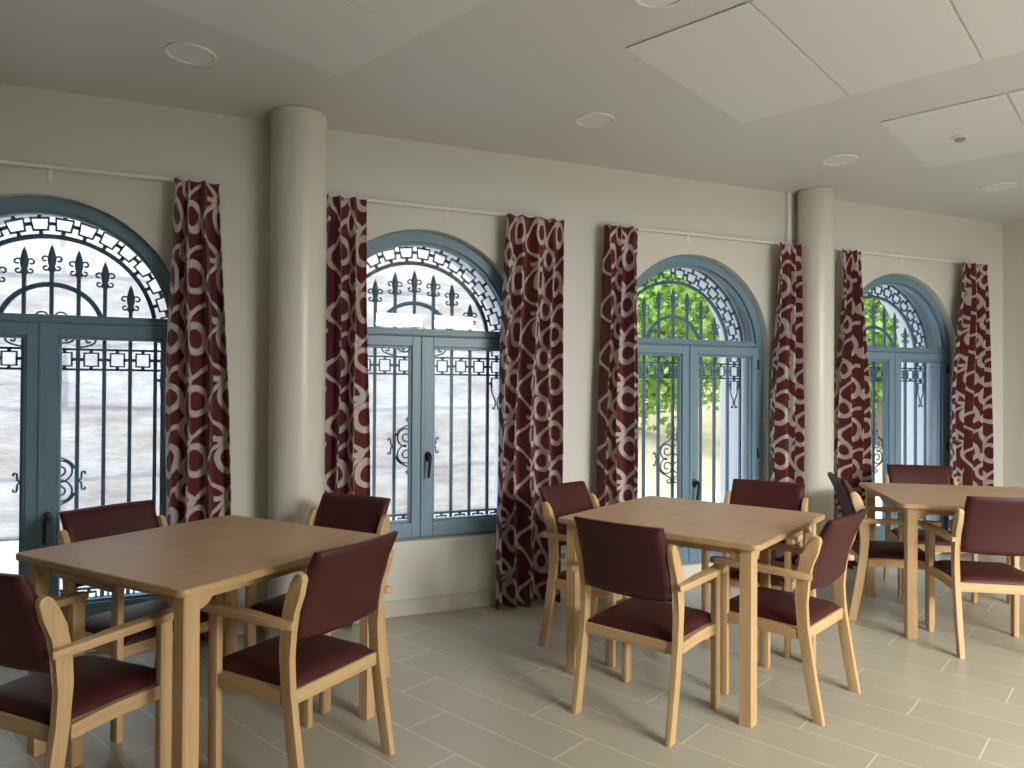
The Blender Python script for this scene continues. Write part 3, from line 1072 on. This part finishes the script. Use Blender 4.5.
def make_table():
    root = empty('dining_table')
    n = 7
    rad = 0.028

    def outline(inset, r):
        pts = []
        for cx, cy, a0 in ((TB - inset - r, inset + r, -pi / 2), (TB - inset - r, TA - inset - r, 0), (inset + r, TA - inset - r, pi / 2), (inset + r, inset + r, pi)):
            for i in range(n):
                a = a0 + (pi / 2) * i / (n - 1)
                pts.append((cx + r * cos(a), cy + r * sin(a)))
        return pts
    # tabletop slab: laminate surface with a solid wood lipping round it
    b = MB()
    b.prism(outline(0.006, rad), 2, TZ - 0.004, TZ - 0.0002)
    top = b.build('tabletop', MAT['top'], root)
    b = MB()
    b.prism(outline(0.0, rad), 2, TZ - 0.024, TZ - 0.0012, bevel=0.003)
    b.build('edge_lipping', MAT['edge'], top, smooth=30)
    L, I = 0.054, 0.036
    zt = TZ - 0.0245
    for ix in (0, 1):
        for iy in (0, 1):
            x0 = I if ix == 0 else TB - I - L
            y0 = I if iy == 0 else TA - I - L
            b = MB()
            ch = 0.012
            sx = 1 if ix == 0 else -1
            sy = 1 if iy == 0 else -1
            xo, yo = (x0, y0) if ix == 0 else (x0 + L, y0)
            yo = y0 if iy == 0 else y0 + L
            pts = [(xo + sx * 0.006, yo), (xo + sx * L, yo), (xo + sx * L, yo + sy * (L - ch)), (xo + sx * (L - ch), yo + sy * L), (xo, yo + sy * L), (xo, yo + sy * 0.006)]
            b.prism(pts, 2, 0.0, zt, bevel=0.0025, seg=1)
            leg = b.build('leg', MAT['wz'], root, smooth=30)
            # curved corner brackets running from the leg under the top
            b = MB()
            prof = [(0, zt), (0.105, zt), (0.100, zt - 0.012), (0.078, zt - 0.018), (0.055, zt - 0.030), (0.036, zt - 0.050), (0.018, zt - 0.060), (0, zt - 0.062)]
            u = [(xo + sx * (L + 0.0003 + a), z) for a, z in prof]
            b.prism(u, 1, yo + sy * 0.008, yo + sy * 0.032)
            b.build('corner_bracket', MAT['edge'], leg, smooth=30)
            b = MB()
            v = [(yo + sy * (L + 0.0003 + a), z) for a, z in prof]
            b.prism(v, 0, xo + sx * 0.008, xo + sx * 0.032)
            b.build('corner_bracket', MAT['edge'], leg, smooth=30)
    for nm, (x0, x1, y0, y1), mt in (('apron', (I + L, TB - I - L, 0.072, 0.090), 'wx'), ('apron', (I + L, TB - I - L, TA - 0.090, TA - 0.072), 'wx'),
                                     ('apron', (0.072, 0.090, I + L, TA - I - L), 'wy'), ('apron', (TB - 0.090, TB - 0.072, I + L, TA - I - L), 'wy')):
        b = MB()
        b.box(x0, x1, y0, y1, zt - 0.042, zt - 0.0003, 0.002, 1)
        b.build('apron', MAT[mt], root)
    return root


TABLES = [(-0.097, 2.405, 38.0, 'square light wood dining table nearest, standing in front of the first round column'),
          (2.002, 2.285, 29.4, 'square light wood dining table in the middle, in front of the wide bare wall'),
          (3.499, 2.857, -35.2, 'square light wood dining table farthest away, cut by the right edge')]
proto = make_table()
for i, (x, y, a, lab) in enumerate(TABLES):
    t = proto if i == 0 else copy_tree(proto)
    t.location = (x, y, 0)
    t.rotation_euler.z = radians(a)
    tag(t, lab, 'table', 'square dining tables')


# ------------------------------------------------------------------ armchairs
def make_chair():
    root = empty('dining_armchair')
    xi, xo = 0.205, 0.231         # inner and outer face of posts and front legs
    # rear posts: splayed foot, forward at the seat, curved back at the top (outline in y-z)
    front = [(0.014, 0.0), (0.050, 0.20), (0.076, 0.38), (0.086, 0.50), (0.080, 0.60), (0.062, 0.68), (0.040, 0.735), (0.022, 0.762), (0.004, 0.772)]
    back = [(-0.014, 0.766), (-0.020, 0.750), (-0.006, 0.700), (0.018, 0.640), (0.034, 0.570), (0.038, 0.48), (0.032, 0.38), (0.004, 0.20), (-0.032, 0.0)]
    for s in (-1, 1):
        b = MB()
        a0, a1 = sorted((s * xi, s * xo))
        b.prism(front + back, 0, a0, a1, bevel=0.004)
        b.build('rear_leg', MAT['wz'], root, smooth=35)
        b = MB()
        b.box(a0, a1, 0.392, 0.440, 0.0, 0.5895, 0.004, 2)
        b.build('front_leg', MAT['wz'], root, smooth=35)
        # arm: starts on the outer face of the post, widens over the front leg
        b = MB()
        pts = [(xo + 0.0005, 0.020), (xo + 0.012, 0.008), (xo + 0.022, 0.006), (xo + 0.029, 0.016), (xo + 0.031, 0.10), (xo + 0.032, 0.435), (xo + 0.029, 0.455), (xo + 0.022, 0.466),
               (xo - 0.006, 0.466), (xo - 0.018, 0.455), (xo - 0.021, 0.435), (xo - 0.016, 0.20), (xo - 0.004, 0.11), (xo + 0.0005, 0.09)]
        pts = [(s * x, y) for x, y in pts]
        if s < 0:
            pts.reverse()
        b.prism(pts, 2, 0.590, 0.615, bevel=0.005)
        b.build('armrest', MAT['wy'], root, smooth=35)
        b = MB()
        a0, a1 = sorted((s * (xi + 0.002), s * (xo - 0.002)))
        n = 12
        pts = []
        for i in range(n + 1):
            y = 0.081 + (0.392 - 0.081) * i / n
            pts.append((y, 0.326 + 0.006 * sin(pi * i / n)))
        for i in range(n, -1, -1):
            y = 0.081 + (0.392 - 0.081) * i / n
            pts.append((y, 0.370 + 0.008 * sin(pi * i / n)))
        b.prism(pts, 0, a0, a1, bevel=0.002, seg=1)
        b.build('side_rail', MAT['wy'], root, smooth=35)
    b = MB(); b.box(-xi + 0.0003, xi - 0.0003, 0.040, 0.064, 0.326, 0.374, 0.003, 1)
    b.build('back_rail', MAT['wx'], root)
    b = MB(); b.box(-xi + 0.0003, xi - 0.0003, 0.408, 0.430, 0.318, 0.364, 0.003, 1)
    b.build('front_rail', MAT['wx'], root)

    # upholstered seat: crowned cushion with a rolled front
    def cushion(name, nu, nv, surf, mat):
        bm = bmesh.new()
        T = [[bm.verts.new(surf(i / nu, j / nv, 1)) for i in range(nu + 1)] for j in range(nv + 1)]
        B = [[bm.verts.new(surf(i / nu, j / nv, 0)) for i in range(nu + 1)] for j in range(nv + 1)]
        for j in range(nv):
            for i in range(nu):
                bm.faces.new([T[j][i], T[j][i + 1], T[j + 1][i + 1], T[j + 1][i]])
                bm.faces.new([B[j][i], B[j + 1][i], B[j + 1][i + 1], B[j][i + 1]])
        ring = [(0, i) for i in range(nu)] + [(j, nu) for j in range(nv)] + [(nv, i) for i in range(nu, 0, -1)] + [(j, 0) for j in range(nv, 0, -1)]
        for k in range(len(ring)):
            a, c = ring[k], ring[(k + 1) % len(ring)]
            bm.faces.new([T[a[0]][a[1]], B[a[0]][a[1]], B[c[0]][c[1]], T[c[0]][c[1]]])
        bmesh.ops.recalc_face_normals(bm, faces=bm.faces[:])
        mb = MB()
        mb.bm.free()
        mb.bm = bm
        return mb.build(name, mat, root, smooth=70)

    def rnd(u, e=0.10):
        # edge roll-off 0..1
        d = min(u, 1 - u)
        return 1.0 if d > e else sqrt(max(0.0, 1 - ((e - d) / e) ** 2))

    def seat(u, v, top):
        y = 0.050 + v * (0.450 - 0.050)
        hw = 0.197 if (0.388 > y or True) else 0.197
        hw = 0.2035
        x = (u - 0.5) * 2 * hw
        if top:
            z = 0.380 + (0.030 * rnd(u, 0.16) * rnd(v, 0.14)) + 0.010 * sin(pi * u) * sin(pi * min(1, v * 1.05))
            z += 0.004 * (v - 0.5)
        else:
            z = 0.375 if v < 0.93 else 0.370
        return (x, y, z)
    cushion('seat', 24, 24, seat, MAT['vinyl'])

    # padded back: between the posts, taller than them, bowed in plan and leaning
    def back_pad(u, v, top):
        z = 0.535 + v * (0.840 - 0.535)
        hw = 0.2035
        x = (u - 0.5) * 2 * hw
        bow = 0.020 * (1 - (2 * u - 1) ** 2)          # middle lies farther back
        t = (z - 0.50) / 0.338
        yc = 0.052 - 0.014 * t - 0.088 * t * t - bow * (0.7 + 0.3 * t)
        half = 0.010 + 0.014 * rnd(u, 0.08) * rnd(v, 0.10)
        zz = z + 0.006 * (1 - (2 * u - 1) ** 2) * (-1.2 * (1 - v) if v < 0.5 else 0.0)
        return (x, yc + (half if top else -half), zz)
    cushion('backrest', 24, 24, back_pad, MAT['vinyl'])
    # metal glides under the feet are too small to see; screw caps on the posts
    for s in (-1, 1):
        b = MB()
        b.lathe([(0.004, s * (xo + 0.0002)), (0.004, s * (xo + 0.0010)), (0.002, s * (xo + 0.0014))], cx=0.055, cy=0.565, axis=0, seg=12)
        b.build('screw_cap', MAT['cap'], root)
    return root


CHAIRS = [
    (1.532, 2.543, 28.6, 'burgundy armchair seen from directly behind, nearest side of the middle table'),
    (2.500, 2.368, 114.2, 'burgundy armchair at the right side of the middle table, seen from its back corner'),
    (1.817, 3.590, -62.8, 'burgundy armchair facing the room in front of the wide curtain, at the middle table'),
    (2.957, 3.313, 213.8, 'burgundy armchair at the middle table with its back to the door and column'),
    (0.427, 2.558, 128.1, 'burgundy armchair with its back turned at the right side of the nearest table'),
    (-0.612, 2.571, 44.5, 'burgundy armchair in the bottom left corner, cut by the left edge of the view'),
    (-0.423, 3.627, -53.9, 'burgundy armchair behind the nearest table, back against the leftmost door'),
    (0.600, 3.560, 221.0, 'burgundy armchair behind the nearest table, back against the low-silled window'),
    (3.749, 2.449, 56.5, 'burgundy armchair at the near side of the farthest table, cut by the right edge'),
    (3.662, 3.396, -35.0, 'burgundy armchair seen side-on between the middle table and the farthest table'),
    (4.660, 3.660, 232.0, 'burgundy armchair behind the farthest table, back against the farthest door'),
]
proto = make_chair()
for i, (x, y, a, lab) in enumerate(CHAIRS):
    c = proto if i == 0 else copy_tree(proto)
    # local +y is the front of the chair
    c.location = (x, y, 0)
    c.rotation_euler.z = radians(a - 90)
    tag(c, lab, 'chair', 'burgundy armchairs round the tables')


# ------------------------------------------------------------------ outside
b = MB(); b.box(-14, 30, D + 0.001, 8.0, -0.12, 0.0)
struct(b.build('ground_paving', MAT['paving']), 'pale paving outside the doors', 'paving')
b = MB(); b.box(-14, 3.75, 7.6, 8.4, 0.0, 4.6, 0.04, 1)
struct(b.build('wall_outside', MAT['stone']), 'tall pale stone wall outside the two left openings', 'wall')
b = MB(); b.box(-14, 30, -14, YB - 0.201, -0.12, 0.0)  # unseen, added to stop sky light coming from below the horizon
struct(b.build('ground_light_block', MAT['paving']), 'unseen ground added behind the building to block light from below', 'paving')
# dry bank rising beyond the paving
bm = bmesh.new()
NX, NY = 60, 30
g = []
for j in range(NY + 1):
    row = []
    for i in range(NX + 1):
        x = 3.8 + 30 * i / NX
        y = 8.0 + 14 * j / NY
        z = -0.02 + 0.30 * (y - 8.0) - 0.012 * (y - 8) ** 2 + 0.12 * sin(x * 1.7 + y) * min(1, (y - 8) / 1.5) + 0.05 * sin(5 * x) * min(1, (y - 8))
        row.append(bm.verts.new((x, y, z)))
    g.append(row)
for j in range(NY):
    for i in range(NX):
        bm.faces.new([g[j][i], g[j][i + 1], g[j + 1][i + 1], g[j + 1][i]]).smooth = True
mb = MB(); mb.bm.free(); mb.bm = bm
struct(mb.build('ground_bank', MAT['earth']), 'dry yellowish bank beyond the paving', 'ground')


def tree(x, y, z, h, rx, rz, n, leaf, mat, label, seed, low=0.0):
    rnd = random.Random(seed)
    root = tag(empty('tree', (x, y, z)), label, 'tree', 'trees outside the right-hand doors')
    b = MB()
    path = [(0, 0, -0.3), (0.05, 0.02, h * 0.25), (-0.04, 0.05, h * 0.5), (0.03, 0, h * 0.8)]
    b.tube(path, [0.14, 0.11, 0.09, 0.05], 8)
    for k in range(7):
        a = rnd.uniform(0, 2 * pi)
        z0 = h * rnd.uniform(0.4, 0.7)
        r = rx * rnd.uniform(0.5, 0.85)
        b.tube([(0, 0, z0), (r * 0.5 * cos(a), r * 0.5 * sin(a), z0 + 0.3), (r * cos(a), r * sin(a), z0 + rnd.uniform(0.1, 0.7))], [0.05, 0.03, 0.012], 6)
    b.build('trunk', MAT['bark'], root, smooth=60)
    bm = bmesh.new()
    clumps = []
    for k in range(46):
        while True:
            v = Vector((rnd.uniform(-1, 1), rnd.uniform(-1, 1), rnd.uniform(-1, 1)))
            if v.length < 1:
                break
        clumps.append(Vector((v.x * rx, v.y * rx, h * 0.72 + v.z * rz)))
    for k in range(n):
        c = rnd.choice(clumps)
        p = c + Vector((rnd.gauss(0, 0.26), rnd.gauss(0, 0.26), rnd.gauss(0, 0.22)))
        d = Vector((rnd.gauss(0, 1), rnd.gauss(0, 1), rnd.gauss(-0.5, 0.7))).normalized()
        s = d.cross(Vector((rnd.gauss(0, 1), rnd.gauss(0, 1), rnd.gauss(0, 1)))).normalized()
        nn = d.cross(s) * 0.12
        L = leaf * rnd.uniform(0.7, 1.3)
        w = L * 0.34
        v0 = bm.verts.new(p); v1 = bm.verts.new(p + d * L * 0.45 + s * w + nn * L); v2 = bm.verts.new(p + d * L); v3 = bm.verts.new(p + d * L * 0.45 - s * w + nn * L)
        bm.faces.new([v0, v1, v2]); bm.faces.new([v0, v2, v3])
    mb = MB(); mb.bm.free(); mb.bm = bm
    mb.build('crown', mat, root, recalc=False)
    return root


tree(7.1, 9.9, 0.40, 2.75, 1.2, 1.35, 7000, 0.14, MAT['leafA'], 'bright green leafy tree seen through the door behind the middle table', 11)
tree(9.3, 14.2, 1.10, 4.8, 1.7, 1.9, 7000, 0.18, MAT['leafB'], 'olive green tree farther up the dry bank, seen through the middle door', 12)
tree(11.2, 9.7, 0.35, 3.2, 1.35, 1.5, 7000, 0.15, MAT['leafA'], 'yellow-green tree seen through the farthest door', 13)
tree(15.0, 12.2, 0.95, 4.6, 1.7, 1.9, 6000, 0.19, MAT['leafB'], 'tall tree behind the one seen through the farthest door', 14)

# ------------------------------------------------------------------ light
w = bpy.data.worlds.new('overcast_sky')
SC.world = w
w.use_nodes = True
nt = w.node_tree
bg = nt.nodes['Background']
bg.inputs[0].default_value = (0.78, 0.90, 1.0, 1)
# overcast dome: brighter overhead than at the horizon
gtc = nt.nodes.new('ShaderNodeTexCoord')
gsp = nt.nodes.new('ShaderNodeSeparateXYZ')
nt.links.new(gtc.outputs['Generated'], gsp.inputs[0])
up_ = math_n(nt, 'MAXIMUM', gsp.outputs[2], 0.0)
st_ = math_n(nt, 'ADD', math_n(nt, 'MULTIPLY', math_n(nt, 'POWER', up_, 1.5), 5.5), 1.9)
nt.links.new(st_, bg.inputs[1])


def area(name, loc, rot, sx, sy, power, col):
    l = bpy.data.lights.new(name, 'AREA')
    l.shape = 'RECTANGLE'
    l.size, l.size_y = sx, sy
    l.energy = power
    l.color = col
    o = bpy.data.objects.new(name, l)
    o.location = loc
    o.rotation_euler = rot
    COL.objects.link(o)
    return o


# daylight through the window behind the viewer
area('window_daylight', ((WX0 + WX1) / 2, YB - 2.3, 3.75), (radians(60), 0, 0), 5.0, 3.0, 3250, (1.0, 0.97, 0.905))

# ------------------------------------------------------------------ camera
cam = bpy.data.cameras.new('camera')
cam.sensor_fit = 'HORIZONTAL'
cam.sensor_width = 36.0
cam.lens = 717.913 / 1024 * 36.0
cam.clip_start = 0.05
cam.clip_end = 200
co = bpy.data.objects.new('camera', cam)
COL.objects.link(co)
yaw, pitch, roll = radians(22.2473), radians(0.4645), radians(0.3226)
f = Vector((sin(yaw), cos(yaw), 0)); r = Vector((cos(yaw), -sin(yaw), 0)); u = Vector((0, 0, 1))
f2 = f * cos(pitch) + u * sin(pitch); u2 = u * cos(pitch) - f * sin(pitch)
r3 = r * cos(roll) + u2 * sin(roll); u3 = u2 * cos(roll) - r * sin(roll)
M = Matrix((r3, u3, -f2)).transposed().to_4x4()
M.translation = Vector((0, 0, 1.37))
co.matrix_world = M
SC.camera = co

SC.view_settings.view_transform = 'Standard'
SC.view_settings.look = 'None'
SC.view_settings.exposure = 0.0
SC.view_settings.gamma = 1.0
SC.view_settings.use_curve_mapping = False
try:
    SC.cycles.use_denoising = True
    SC.cycles.denoiser = 'OPENIMAGEDENOISE'
    SC.cycles.max_bounces = 10
    SC.cycles.diffuse_bounces = 6
    SC.cycles.transparent_max_bounces = 16
    SC.cycles.sample_clamp_indirect = 8.0
except Exception:
    pass
